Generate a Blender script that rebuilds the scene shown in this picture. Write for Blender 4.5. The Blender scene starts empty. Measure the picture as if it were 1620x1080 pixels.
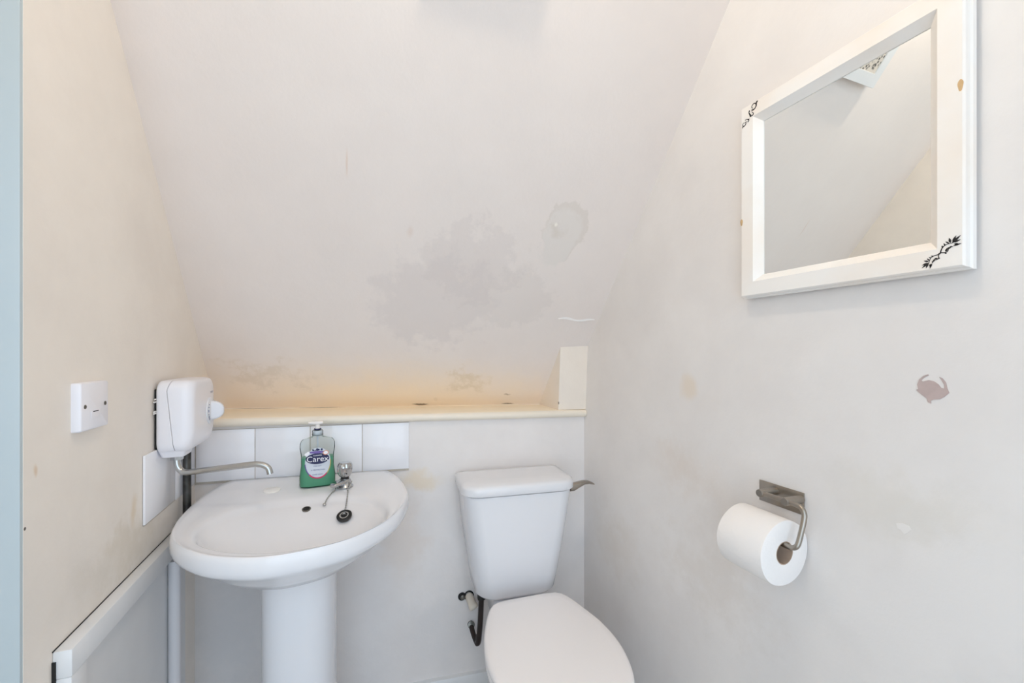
import bpy, bmesh, math, random
from mathutils import Vector, Matrix
from mathutils.bvhtree import BVHTree
random.seed(7)
C = bpy.context.scene.collection
PI = math.pi

# ---------------------------------------------------------------- place frame
# X: across, right wall at X=XR, left wall at X=XL; Y: depth; Z up, floor at 0
XL, XR = -0.4224, 0.800
YA, YB = 1.512, 1.396                      # back wall meets left / right wall (not square)
AL = math.atan2(YA - YB, XR - XL)
EX = Vector((math.cos(AL), -math.sin(AL), 0)); EN = Vector((-math.sin(AL), -math.cos(AL), 0))
WALLW = (XR - XL) / math.cos(AL)
H = 1.16                                   # eye height
K = 0.812                                  # run / rise of the stair soffit
CEIL = 2.42
def W(s, q, z):                            # along the back wall, out of it, up
    p = Vector((XL, YA, 0)) + EX * s + EN * q
    return Vector((p.x, p.y, z))
def soff_y(x, z):                          # soffit plane
    return 1.573 - 0.1522 * (x + 0.4224) - K * (z - 1.16)
def ledge_z(s): return 0.9675 - 0.0145 * s / 1.228

def lin(r, g, b):
    f = lambda v: (v / 255) / 12.92 if v / 255 <= 0.04045 else ((v / 255 + 0.055) / 1.055) ** 2.4
    return (f(r), f(g), f(b), 1)

# ---------------------------------------------------------------- materials
def base_mat(name):
    m = bpy.data.materials.new(name); m.use_nodes = True
    nt = m.node_tree
    return m, nt, nt.nodes['Principled BSDF']
def setp(p, **kw):
    names = dict(rough='Roughness', metal='Metallic', spec='Specular IOR Level', coat='Coat Weight', trans='Transmission Weight', ior='IOR', alpha='Alpha', sss='Subsurface Weight')
    for k, v in kw.items(): p.inputs[names[k]].default_value = v
def simple(name, rgb, bump=0, bscale=60, var=0.0, vscale=8, **kw):
    m, nt, p = base_mat(name)
    col = lin(*rgb); p.inputs['Base Color'].default_value = col
    setp(p, **kw)
    tc = nt.nodes.new('ShaderNodeTexCoord')
    if var:
        n = nt.nodes.new('ShaderNodeTexNoise'); n.inputs['Scale'].default_value = vscale; n.inputs['Detail'].default_value = 5
        nt.links.new(tc.outputs['Object'], n.inputs['Vector'])
        r = nt.nodes.new('ShaderNodeValToRGB')
        r.color_ramp.elements[0].position = 0.3; r.color_ramp.elements[1].position = 0.7
        r.color_ramp.elements[0].color = tuple(max(0, c * (1 - var)) for c in col[:3]) + (1,)
        r.color_ramp.elements[1].color = col
        nt.links.new(n.outputs['Fac'], r.inputs['Fac']); nt.links.new(r.outputs['Color'], p.inputs['Base Color'])
    if bump:
        n2 = nt.nodes.new('ShaderNodeTexNoise'); n2.inputs['Scale'].default_value = bscale; n2.inputs['Detail'].default_value = 4
        b = nt.nodes.new('ShaderNodeBump'); b.inputs['Strength'].default_value = bump; b.inputs['Distance'].default_value = 0.002
        nt.links.new(tc.outputs['Object'], n2.inputs['Vector']); nt.links.new(n2.outputs['Fac'], b.inputs['Height'])
        nt.links.new(b.outputs['Normal'], p.inputs['Normal'])
    return m
def wall_mat(name, rgb, stains_tints=(), rough=0.5, mott=0.06, bump=0.3, spec=0.35):
    """painted plaster: mottled paint, brush marks, dirt with shapes of its own, soft tints.
    stains: (centre xyz, radii xyz, rgb, strength, softness, wobble)"""
    m, nt, p = base_mat(name); L = nt.links.new; N = nt.nodes.new
    setp(p, rough=rough, spec=spec)
    geo = N('ShaderNodeNewGeometry'); pos = geo.outputs['Position']
    n1 = N('ShaderNodeTexNoise'); n1.inputs['Scale'].default_value = 4.5; n1.inputs['Detail'].default_value = 7; n1.inputs['Roughness'].default_value = 0.6
    L(pos, n1.inputs['Vector'])
    col = lin(*rgb)
    r = N('ShaderNodeValToRGB'); r.color_ramp.elements[0].position = 0.34; r.color_ramp.elements[1].position = 0.62
    r.color_ramp.elements[0].color = (col[0] * (1 - mott), col[1] * (1 - mott * 1.1), col[2] * (1 - mott * 1.1), 1); r.color_ramp.elements[1].color = col
    L(n1.outputs['Fac'], r.inputs['Fac']); cur = r.outputs['Color']
    n2 = N('ShaderNodeTexNoise'); n2.inputs['Scale'].default_value = 14; n2.inputs['Detail'].default_value = 6; n2.inputs['Roughness'].default_value = 0.65
    L(pos, n2.inputs['Vector'])
    sub = N('ShaderNodeVectorMath'); sub.operation = 'SUBTRACT'; L(n2.outputs['Color'], sub.inputs[0]); sub.inputs[1].default_value = (0.5, 0.5, 0.5)
    for (c, rad, scol, strength, soft, wob) in stains_tints:
        sc = N('ShaderNodeVectorMath'); sc.operation = 'SCALE'; L(sub.outputs[0], sc.inputs[0]); sc.inputs['Scale'].default_value = wob
        ad = N('ShaderNodeVectorMath'); ad.operation = 'ADD'; L(pos, ad.inputs[0]); L(sc.outputs[0], ad.inputs[1])
        s2 = N('ShaderNodeVectorMath'); s2.operation = 'SUBTRACT'; L(ad.outputs[0], s2.inputs[0]); s2.inputs[1].default_value = c
        dv = N('ShaderNodeVectorMath'); dv.operation = 'DIVIDE'; L(s2.outputs[0], dv.inputs[0]); dv.inputs[1].default_value = rad
        ln = N('ShaderNodeVectorMath'); ln.operation = 'LENGTH'; L(dv.outputs[0], ln.inputs[0])
        mr = N('ShaderNodeMapRange'); mr.interpolation_type = 'SMOOTHSTEP'; L(ln.outputs['Value'], mr.inputs['Value'])
        mr.inputs['From Min'].default_value = 1 - soft; mr.inputs['From Max'].default_value = 1
        mr.inputs['To Min'].default_value = strength; mr.inputs['To Max'].default_value = 0
        mx = N('ShaderNodeMix'); mx.data_type = 'RGBA'; L(mr.outputs['Result'], mx.inputs[0]); L(cur, mx.inputs[6]); mx.inputs[7].default_value = lin(*scol)
        cur = mx.outputs[2]
    L(cur, p.inputs['Base Color'])
    n3 = N('ShaderNodeTexNoise'); n3.inputs['Scale'].default_value = 9; n3.inputs['Detail'].default_value = 9; n3.inputs['Roughness'].default_value = 0.62
    L(pos, n3.inputs['Vector'])
    b = N('ShaderNodeBump'); b.inputs['Strength'].default_value = bump; b.inputs['Distance'].default_value = 0.006
    L(n3.outputs['Fac'], b.inputs['Height']); L(b.outputs['Normal'], p.inputs['Normal'])
    return m

M = {}
M['ceramic'] = simple('white_glazed_ceramic', (229, 229, 232), rough=0.12, spec=0.5)
M['ceramic_flat'] = simple('ceramic_cap', (240, 238, 234), rough=0.35)
M['seat'] = simple('white_seat_plastic', (240, 236, 235), rough=0.25)
M['tile'] = simple('white_wall_tile', (238, 238, 242), rough=0.12, bump=0.04, bscale=14)
M['grout'] = simple('grout', (196, 188, 176), rough=0.8, var=0.25, vscale=40)
M['gloss'] = simple('white_gloss_paint', (222, 222, 222), rough=0.3, bump=0.12, bscale=25, var=0.05, vscale=12)
M['door_paint'] = simple('door_lining_paint', (180, 190, 193), rough=0.35, bump=0.05, bscale=30, var=0.03)
M['ledge'] = simple('yellowed_cream_paint', (250, 237, 214), rough=0.35, bump=0.15, bscale=22, var=0.06, vscale=9)
M['nosing'] = simple('cream_nosing_paint', (238, 228, 212), rough=0.35, bump=0.1, bscale=30, var=0.04)
M['plastic'] = simple('white_plastic', (234, 233, 238), rough=0.28)
M['plastic_d'] = simple('dial_white_plastic', (224, 224, 228), rough=0.32)
M['dark'] = simple('black_gap', (22, 22, 22), rough=0.7)
M['seam'] = simple('grey_seam', (120, 120, 124), rough=0.7)
M['screw'] = simple('screw_metal', (120, 118, 112), metal=0.9, rough=0.35)
M['chrome'] = simple('chrome', (188, 188, 188), metal=1.0, rough=0.06)
M['chrome_d'] = simple('dull_chrome', (186, 186, 184), metal=1.0, rough=0.22)
M['steel'] = simple('brushed_steel', (172, 164, 154), metal=1.0, rough=0.32, var=0.18, vscale=30)
M['rubber'] = simple('black_rubber', (30, 29, 28), rough=0.45)
M['black_pipe'] = simple('blackened_pipe', (38, 24, 20), rough=0.45, var=0.5, vscale=40)
M['old_pipe'] = simple('tarnished_pipe', (92, 90, 86), rough=0.35, metal=0.6, var=0.85, vscale=34)
M['white_pipe'] = simple('white_painted_pipe', (212, 211, 214), rough=0.4, bump=0.1, bscale=30)
M['push_fit'] = simple('off_white_fitting', (214, 204, 190), rough=0.45)
M['frame'] = simple('whitewashed_wood', (240, 237, 233), rough=0.5, bump=0.12, bscale=24, var=0.05, vscale=6)
_r = [n for n in M['frame'].node_tree.nodes if n.type == 'VALTORGB'][0]; _r.color_ramp.elements[0].color = lin(238, 228, 217); _r.color_ramp.elements[0].position = 0.30; _r.color_ramp.elements[1].position = 0.55
M['ink'] = simple('black_ink', (34, 30, 30), rough=0.6)
M['knot'] = simple('tan_wood_knot', (214, 178, 130), rough=0.6, var=0.3, vscale=60)
M['paper'] = simple('toilet_paper', (240, 236, 233), rough=0.95, bump=0.4, bscale=160, spec=0.1)
M['card'] = simple('brown_core_card', (178, 156, 138), rough=0.9)
M['navy'] = simple('navy_print', (18, 22, 74), rough=0.4)
M['blue'] = simple('blue_print', (40, 70, 130), rough=0.4)
M['white_print'] = simple('white_print', (240, 240, 244), rough=0.4)
M['label'] = simple('pale_grey_label', (206, 212, 222), rough=0.4)
M['pink'] = simple('magenta_print', (206, 30, 96), rough=0.4)
M['orange'] = simple('orange_print', (226, 140, 96), rough=0.4)
M['purple'] = simple('purple_print', (110, 90, 160), rough=0.4)
M['gold'] = simple('gold_print', (196, 186, 110), rough=0.4)
M['plaster'] = simple('bare_pink_plaster', (190, 172, 168), rough=0.9, var=0.12, vscale=60)
M['filler'] = simple('white_paint_flake', (232, 228, 224), rough=0.6)
M['floor'] = simple('grey_vinyl', (188, 182, 176), rough=0.5, var=0.1, vscale=5)
M['holder'] = simple('lamp_holder_white', (230, 230, 226), rough=0.4)
m, nt, p = base_mat('mirror_glass'); p.inputs['Base Color'].default_value = (0.88, 0.90, 0.885, 1); setp(p, metal=1.0, rough=0.0); M['mirror'] = m
m, nt, p = base_mat('green_soap'); p.inputs['Base Color'].default_value = lin(112, 186, 150); setp(p, rough=0.3, trans=0.25, ior=1.33); M['soap'] = m
m, nt, p = base_mat('clear_plastic'); nt.nodes.remove(p)
tr = nt.nodes.new('ShaderNodeBsdfTransparent'); tr.inputs['Color'].default_value = (0.90, 0.92, 0.91, 1)
gl = nt.nodes.new('ShaderNodeBsdfGlossy'); gl.inputs['Roughness'].default_value = 0.08
fr = nt.nodes.new('ShaderNodeLayerWeight'); fr.inputs['Blend'].default_value = 0.10
mixn = nt.nodes.new('ShaderNodeMixShader'); nt.links.new(fr.outputs['Fresnel'], mixn.inputs[0]); nt.links.new(tr.outputs[0], mixn.inputs[1]); nt.links.new(gl.outputs[0], mixn.inputs[2])
nt.links.new(mixn.outputs[0], nt.nodes['Material Output'].inputs['Surface']); M['clear'] = m
m, nt, p = base_mat('speckled_panel'); setp(p, rough=0.4)
vo = nt.nodes.new('ShaderNodeTexVoronoi'); vo.inputs['Scale'].default_value = 110; tc = nt.nodes.new('ShaderNodeTexCoord'); nt.links.new(tc.outputs['Object'], vo.inputs['Vector'])
rp = nt.nodes.new('ShaderNodeValToRGB'); rp.color_ramp.elements[0].color = lin(70, 66, 62); rp.color_ramp.elements[0].position = 0.22; rp.color_ramp.elements[1].color = lin(212, 202, 190); rp.color_ramp.elements[1].position = 0.5
nt.links.new(vo.outputs['Distance'], rp.inputs['Fac']); nt.links.new(rp.outputs['Color'], p.inputs['Base Color']); M['speckle'] = m
m, nt, p = base_mat('lit_bulb'); p.inputs['Emission Color'].default_value = (1.0, 0.86, 0.68, 1); p.inputs['Emission Strength'].default_value = 285; M['bulb'] = m

# walls
CREAM = (238, 229, 214)
M['wall_back'] = wall_mat('back_wall_paint', (231, 226, 223), [
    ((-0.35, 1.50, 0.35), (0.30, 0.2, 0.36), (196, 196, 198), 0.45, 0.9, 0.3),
    ((0.16, 1.45, 0.55), (0.10, 0.3, 0.22), (214, 196, 180), 0.35, 0.9, 0.2),
    ((0.22, 1.45, 0.74), (0.10, 0.3, 0.05), (222, 202, 168), 0.5, 0.8, 0.1),
    ((0.30, 1.45, 0.23), (0.20, 0.3, 0.20), (214, 212, 212), 0.4, 0.8, 0.3)])
M['wall_left'] = wall_mat('left_wall_paint', (237, 230, 221), [
    ((XL, 1.12, 0.74), (0.1, 0.20, 0.09), (210, 198, 178), 0.42, 0.9, 0.3),
    ((XL, 1.02, 0.78), (0.1, 0.20, 0.035), (212, 202, 186), 0.25, 0.9, 0.16),
    ((XL, 1.13, 0.83), (0.1, 0.02, 0.05), (214, 190, 150), 0.45, 0.9, 0.06),
    ((XL, 0.825, 0.99), (0.1, 0.006, 0.012), (206, 172, 128), 0.5, 0.8, 0.01),
    ((XL, 0.8035, 0.915), (0.1, 0.003, 0.003), (40, 36, 30), 0.9, 0.4, 0.0)])
M['wall_right'] = wall_mat('right_wall_paint', (230, 226, 223), [
    ((XR, 0.875, 1.072), (0.1, 0.035, 0.05), (222, 204, 180), 0.5, 0.8, 0.05),
    ((XR, 0.90, 0.86), (0.1, 0.16, 0.10), (214, 200, 188), 0.40, 0.9, 0.2),
    ((XR, 0.42, 0.92), (0.1, 0.16, 0.07), (214, 208, 198), 0.45, 0.9, 0.15),
    ((XR, 0.80, 0.62), (0.1, 0.24, 0.14), (212, 204, 196), 0.40, 0.9, 0.35),
    ((XR, 1.20, 0.55), (0.1, 0.20, 0.16), (212, 202, 190), 0.35, 0.9, 0.3),
    ((XR, 0.47, 0.36), (0.1, 0.22, 0.18), (214, 204, 190), 0.4, 0.9, 0.3)])
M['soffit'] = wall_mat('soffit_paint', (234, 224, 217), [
    ((0.25, 1.33, 1.31), (0.21, 0.5, 0.15), (206, 197, 195), 0.30, 0.35, 0.32),
    ((0.34, 1.30, 1.42), (0.16, 0.5, 0.11), (210, 200, 196), 0.28, 0.25, 0.30),
    ((0.50, 1.25, 1.33), (0.12, 0.5, 0.12), (212, 203, 197), 0.28, 0.3, 0.30),
    ((0.583, 1.14, 1.505), (0.066, 0.3, 0.078), (204, 194, 182), 0.34, 0.10, 0.09),
    ((0.578, 1.14, 1.494), (0.062, 0.3, 0.076), (228, 220, 213), 0.95, 0.22, 0.09),
    ((0.560, 1.127, 1.518), (0.035, 0.3, 0.025), (214, 203, 190), 0.5, 0.9, 0.12),
    ((0.556, 1.127, 1.526), (0.006, 0.3, 0.007), (246, 240, 230), 0.8, 0.6, 0.02),
    ((0.16, 1.62, 0.955), (0.98, 0.4, 0.24), (244, 223, 192), 0.85, 0.97, 0.14),  # broad yellower tint above the ledge, fading outwards
    ((-0.26, 1.62, 1.09), (0.17, 0.3, 0.05), (206, 190, 168), 0.35, 0.9, 0.4),
    ((0.39, 1.53, 1.05), (0.11, 0.3, 0.05), (210, 190, 156), 0.42, 0.9, 0.4),
    ((0.56, 1.58, 0.998), (0.016, 0.3, 0.006), (120, 96, 60), 0.5, 0.8, 0.04),
    ((0.245, 1.62, 0.9685), (0.036, 0.3, 0.0045), (96, 78, 54), 0.85, 0.6, 0.018),
    ((0.57, 1.57, 0.9625), (0.03, 0.3, 0.0032), (96, 78, 54), 0.8, 0.6, 0.014),
    ((-0.30, 1.70, 0.9668), (0.11, 0.3, 0.0016), (110, 90, 64), 0.6, 0.6, 0.004),
    ((-0.10, 1.67, 0.9643), (0.10, 0.3, 0.0016), (110, 90, 64), 0.6, 0.6, 0.004),
    ((-0.006, 1.13, 1.62), (0.0035, 0.3, 0.035), (222, 200, 184), 0.7, 0.8, 0.003),
    ((0.155, 1.2, 1.49), (0.012, 0.3, 0.018), (226, 208, 196), 0.6, 0.9, 0.01)], mott=0.03)
M['column'] = wall_mat('column_paint', (236, 226, 214), [((0.70, 1.40, 0.978), (0.004, 0.01, 0.007), (80, 60, 40), 0.8, 0.5, 0.01)])
M['ceiling_flat'] = wall_mat('ceiling_paint', (240, 236, 228))
M['wall_front'] = wall_mat('front_wall_paint', (238, 232, 222))

# ---------------------------------------------------------------- mesh building
class MB:
    def __init__(self): self.bm = bmesh.new()
    def box(self, lo, hi, bev=0.0, seg=2, fn=None):
        lo, hi = Vector(lo), Vector(hi)
        r = bmesh.ops.create_cube(self.bm, size=1.0); vs = r['verts']
        for v in vs: v.co = Vector([(lo[i] + hi[i]) / 2 + v.co[i] * (hi[i] - lo[i]) for i in range(3)])
        if bev:
            es = list({e for v in vs for e in v.link_edges})
            rb = bmesh.ops.bevel(self.bm, geom=es, offset=bev, segments=seg, profile=0.5, affect='EDGES')
            vs = list({v for f in rb['faces'] for v in f.verts} | {v for v in vs if v.is_valid})
        if fn:
            for v in vs: v.co = Vector(fn(v.co))
        return self
    def loft(self, rings, cap0=True, cap1=True, closed=True):
        R = [[self.bm.verts.new(Vector(p)) for p in ring] for ring in rings]
        n = len(R[0])
        for i in range(len(R) - 1):
            for j in range(n if closed else n - 1):
                k = (j + 1) % n
                self.bm.faces.new((R[i][j], R[i][k], R[i + 1][k], R[i + 1][j]))
        if cap0: self.bm.faces.new(list(reversed(R[0])))
        if cap1: self.bm.faces.new(R[-1])
        return self
    def tube(self, pts, r, n=14, caps=True):
        P = [Vector(p) for p in pts]; rings = []
        rad = r if isinstance(r, (list, tuple)) else [r] * len(P)
        t0 = (P[1] - P[0]).normalized()
        up = Vector((0, 0, 1)) if abs(t0.z) < 0.9 else Vector((1, 0, 0))
        a = t0.cross(up).normalized()
        for i, p in enumerate(P):
            t = ((P[min(i + 1, len(P) - 1)] - P[max(i - 1, 0)])).normalized()
            a = (a - t * a.dot(t)).normalized(); b = t.cross(a)
            rings.append([p + (a * math.cos(2 * PI * k / n) + b * math.sin(2 * PI * k / n)) * rad[i] for k in range(n)])
        return self.loft(rings, caps, caps)
    def lathe(self, prof, o=(0, 0, 0), axis=(0, 0, 1), n=40, caps=True):
        o = Vector(o); ax = Vector(axis).normalized()
        u = ax.cross(Vector((0, 0, 1)) if abs(ax.z) < 0.9 else Vector((1, 0, 0))).normalized(); v = ax.cross(u)
        rings = [[o + ax * h + (u * math.cos(2 * PI * k / n) + v * math.sin(2 * PI * k / n)) * max(r, 1e-5) for k in range(n)] for r, h in prof]
        return self.loft(rings, caps, caps)
    def prism(self, poly, d, fn):           # flat polygon extruded by d; fn maps (u, v, w) to a point
        return self.loft([[fn(u, v, 0) for u, v in poly], [fn(u, v, d) for u, v in poly]])
    def build(self, name, mat, parent=None, ang=35, smooth=True, loc=None):
        bmesh.ops.recalc_face_normals(self.bm, faces=self.bm.faces)
        me = bpy.data.meshes.new(name); self.bm.to_mesh(me); self.bm.free()
        me.materials.append(M[mat] if isinstance(mat, str) else mat)
        if smooth:
            for f in me.polygons: f.use_smooth = True
            me.set_sharp_from_angle(angle=math.radians(ang))
        o = bpy.data.objects.new(name, me); C.objects.link(o)
        if parent: o.parent = parent
        if loc: o.location = loc
        return o

def thing(name, label, cat, loc=(0, 0, 0), rz=0, group=None):
    o = bpy.data.objects.new(name, None); C.objects.link(o); o.empty_display_size = 0.05
    o.location = loc; o.rotation_euler = (0, 0, rz)
    o['label'] = label; o['category'] = cat
    if group: o['group'] = group
    return o
def tag(o, label, cat, group=None):
    o['label'] = label; o['category'] = cat
    if group: o['group'] = group
    return o
def struct(o): o['kind'] = 'structure'; return o

def spline(pts, n, closed=True):            # catmull-rom resample, even by parameter
    out = []; m = len(pts); P = [Vector(p) for p in pts]
    segs = m if closed else m - 1
    for i in range(n):
        t = i / (n if closed else n - 1) * segs
        k = min(int(t), segs - 1); f = t - k
        g = (lambda j: P[j % m]) if closed else (lambda j: P[max(0, min(m - 1, j))])
        a, b, c, d = g(k - 1), g(k), g(k + 1), g(k + 2)
        out.append(0.5 * ((2 * b) + (c - a) * f + (2 * a - 5 * b + 4 * c - d) * f * f + (3 * b - a - 3 * c + d) * f ** 3))
    return out
def by_angle(pts, cen, n):                  # radial resample of a closed outline about cen
    poly = spline([(p[0], p[1], 0) for p in pts], 600); out = []
    for i in range(n):
        a = 2 * PI * i / n; d = Vector((math.cos(a), math.sin(a), 0)); best = None
        for j in range(600):
            p, q = poly[j] - Vector((*cen, 0)), poly[(j + 1) % 600] - Vector((*cen, 0))
            den = d.x * (q.y - p.y) - d.y * (q.x - p.x)
            if abs(den) < 1e-12: continue
            t = (p.x * (q.y - p.y) - p.y * (q.x - p.x)) / den
            u = (p.x * d.y - p.y * d.x) / den
            if t > 0 and -1e-6 <= u <= 1 + 1e-6 and (best is None or t > best): best = t
        out.append(d * best)
    return out                              # offsets from cen
def rrect(hw, hh, r, k=6, cx=0, cy=0):      # rounded rectangle outline, 4*(k+1) points
    pts = []
    for sx, sy, a0 in ((1, 1, 0), (-1, 1, PI / 2), (-1, -1, PI), (1, -1, 1.5 * PI)):
        for i in range(k + 1):
            a = a0 + PI / 2 * i / k
            pts.append((cx + sx * (hw - r) + r * math.cos(a), cy + sy * (hh - r) + r * math.sin(a)))
    return pts
def text_mesh(s, size):
    cu = bpy.data.curves.new('txt', 'FONT'); cu.body = s; cu.size = size; cu.align_x = 'CENTER'; cu.align_y = 'CENTER'; cu.resolution_u = 3
    ob = bpy.data.objects.new('txt', cu); C.objects.link(ob)
    dg = bpy.context.evaluated_depsgraph_get(); me = ob.evaluated_get(dg).to_mesh()
    V = [tuple(v.co) for v in me.vertices]; F = [tuple(f.vertices) for f in me.polygons]
    ob.evaluated_get(dg).to_mesh_clear(); bpy.data.objects.remove(ob); bpy.data.curves.remove(cu)
    return V, F
def add_text(mb, s, size, fn, sx=1.0):
    V, F = text_mesh(s, size)
    vs = [mb.bm.verts.new(Vector(fn(x * sx, y))) for x, y, z in V]
    for f in F:
        try: mb.bm.faces.new([vs[i] for i in f])
        except ValueError: pass
    return mb

# ================================================================ THE SETTING
T = 0.06
mb = MB(); mb.box((-1.2, -1.6, -0.05), (XR + 0.1, 1.9, 0)); struct(mb.build('floor', 'floor', smooth=False))
# left wall (beyond the doorway recess), up to under the stair slope
def yz_wall(name, x0, x1, poly, mat):
    mb = MB(); mb.loft([[(x0, y, z) for y, z in poly], [(x1, y, z) for y, z in poly]])
    return struct(mb.build(name, mat, smooth=False))
yz_wall('wall_left', XL - T, XL, [(0.80, 0), (1.80, 0), (1.80, 1.02), (0.80, 2.25), (0.80, CEIL)][:0] or [(0.80, 0), (1.85, 0), (1.85, CEIL), (0.80, CEIL)], 'wall_left')
yz_wall('wall_right', XR, XR + T, [(-0.45, 0), (1.75, 0), (1.75, CEIL), (-0.45, CEIL)], 'wall_right')
# back wall below the ledge
mb = MB(); mb.loft([[W(0, 0, 0), W(WALLW, 0, 0), W(WALLW, -T, 0), W(0, -T, 0)], [W(0, 0, ledge_z(0) - 0.0255), W(WALLW, 0, ledge_z(WALLW) - 0.0255), W(WALLW, -T, ledge_z(WALLW) - 0.0255), W(0, -T, ledge_z(0) - 0.0255)]])
struct(mb.build('wall_back', 'wall_back', smooth=False))
# sloping ceiling (underside of the stair)
def spt(x, z, off=0.0):
    return Vector((x, soff_y(x, z), z)) + Vector((0.1522, 1, 0.812)).normalized() * off
zl0, zl1 = 0.94, CEIL + 0.02
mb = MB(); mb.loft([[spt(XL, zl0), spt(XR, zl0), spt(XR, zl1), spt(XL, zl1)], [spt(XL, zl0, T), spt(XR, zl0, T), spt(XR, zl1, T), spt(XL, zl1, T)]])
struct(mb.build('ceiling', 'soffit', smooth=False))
mb = MB(); mb.box((-0.75, -0.5, CEIL), (XR, 0.72, CEIL + 0.05)); struct(mb.build('ceiling', 'ceiling_flat', smooth=False))
# lobby behind the doorway edge and wall behind the camera with its open doorway
mb = MB(); mb.box((-0.75, -0.5, 0), (-0.70, 0.80, CEIL)); struct(mb.build('wall_lobby', 'wall_front', smooth=False))
mb = MB(); mb.box((-0.70, 0.845, 0), (XL - T, 0.90, CEIL)); struct(mb.build('wall_lobby', 'wall_front', smooth=False))
mb = MB(); mb.box((0.62, -0.5, 0), (XR, -0.45, CEIL)); mb.box((-0.70, -0.5, 2.1), (0.62, -0.45, CEIL)); struct(mb.build('wall_front', 'wall_front', smooth=False))
mb = MB(); mb.box((-0.70, 0.795, 0), (XL - 0.0005, 0.845, CEIL - 0.05), 0.003); o = struct(mb.build('door_1', 'door_paint'))
mb = MB(); mb.box((XL - 0.10, 0.778, 0), (XL - 0.05, 0.795, CEIL - 0.05), 0.003); mb.build('door_stop', 'door_paint', o)
# ledge over the basin
ZT = ledge_z
mb = MB(); prof = []
for i in range(9):                          # rounded nosing profile (q, dz)
    a = -PI / 2 + PI * i / 8; prof.append((0.008 + 0.0125 * math.cos(a), -0.0125 + 0.0125 * math.sin(a)))
def ledge_ring(s, back):
    z = ZT(s)
    return [W(s, q, z + dz) for q, dz in prof] + [W(s, back, z), W(s, back, z - 0.025)]
yb0 = -(soff_y(XL, ZT(0)) - YA) ; 
mb.loft([ledge_ring(0.0, -0.213), ledge_ring(0.6, -0.186), ledge_ring(WALLW, -0.155)])
led = mb.build('ledge', 'ledge'); tag(led, 'long yellowed cream ledge under the sloping ceiling above basin and toilet', 'ledge')
mb = MB(); nos = [(0.0085 + 0.0130 * math.cos(-PI / 2 + PI * i / 8 * 0.86), -0.0128 + 0.0130 * math.sin(-PI / 2 + PI * i / 8 * 0.86)) for i in range(9)]
def nr(s): return [W(s, q, ZT(s) + dz) for q, dz in nos] + [W(s, 0.006, ZT(s) - 0.004), W(s, 0.006, ZT(s) - 0.02)]
mb.loft([nr(0.002), nr(WALLW - 0.002)]); o = mb.build('nosing', 'nosing', led); o['label'] = 'paler rounded front edge'
# small boxed column on the right end of the ledge
zb = ZT(1.12)
mb = MB()
xs0, xs1 = 0.700, XR
def colring(z):
    yb = lambda x: soff_y(x, z) + 0.012
    ln = 0.018 * max(0, (z - 0.96) / 0.24)
    return [(xs0, min(1.404 - ln, yb(xs0) - 0.001), z), (xs1, min(1.385 - ln, yb(xs1) - 0.001), z), (xs1, yb(xs1), z), (xs0, yb(xs0), z)]
mb.loft([colring(z) for z in (zb, 1.0, 1.05, 1.10, 1.13, 1.155, 1.17, 1.19, 1.21, 1.235, 1.26)])
struct(mb.build('trim_1', 'column', smooth=False))
# skirting on the back wall
mb = MB(); sk = [(0, 0), (0.016, 0), (0.016, 0.066), (0.012, 0.076), (0, 0.079)]
mb.loft([[W(0.01, q, z) for q, z in sk], [W(WALLW, q, z) for q, z in sk]]); struct(mb.build('baseboard_back', 'gloss'))
mb = MB(); mb.loft([[(XR - q, 1.38, z) for q, z in sk], [(XR - q, -0.44, z) for q, z in sk]]); struct(mb.build('baseboard_right', 'gloss'))

# ---------------------------------------------------------------- wall tiles
t = thing('tile_splashback', 'row of four white square tiles on back wall behind the basin', 'tiles', W(0.0, 0, 0), -AL)
mb = MB()
edges = [0.004, 0.1585, 0.3107, 0.4632, 0.6083]
for i in range(4):
    mb.box((edges[i] + 0.0008, -0.0055, 0.7815), (edges[i + 1] - 0.0012, -0.0006, 0.9315), 0.0012)
mb.build('tiles', 'tile', t)
mb = MB(); mb.box((0.003, -0.0042, 0.775), (0.6065, -0.0003, 0.932)); mb.build('grout', 'grout', t)
t = thing('tile_splashback', 'white tiles on left wall below the small water heater', 'tiles', (XL, 1.169, 0))
mb = MB(); mb.box((0.0006, 0.0, 0.7835), (0.0055, 0.176, 0.9345), 0.0012); mb.box((0.0006, 0.1785, 0.7815), (0.0055, 0.325, 0.9345), 0.0012); mb.build('tiles', 'tile', t)
mb = MB(); mb.box((0.0003, 0.002, 0.7805), (0.0038, 0.325, 0.933)); mb.build('grout', 'grout', t)

# ---------------------------------------------------------------- access panel low on the left wall
t = thing('access_panel', 'white painted boarded panel with raised frame low on left wall', 'panel', (XL, 0.862, 0))
yend = 1.30 - 0.862
mb = MB(); mb.box((0.0, 0.0, 0.662), (0.024, yend + 0.10, 0.705), 0.0025)
mb.build('top_rail', 'gloss', t)
mb = MB(); mb.box((0.0, 0.0, 0.0), (0.0235, 0.043, 0.6625), 0.0025); mb.build('stile', 'gloss', t)
mb = MB(); mb.box((0.0, 0.0425, 0.0), (0.010, yend + 0.10, 0.6625)); mb.build('board', 'gloss', t)
mb = MB(); mb.box((0.0002, -0.0012, 0.0), (0.005, 0.0005, 0.690)); mb.box((0.0002, 0.0, 0.7045), (0.0012, yend + 0.10, 0.7060)); mb.build('gap', 'dark', t)

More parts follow.
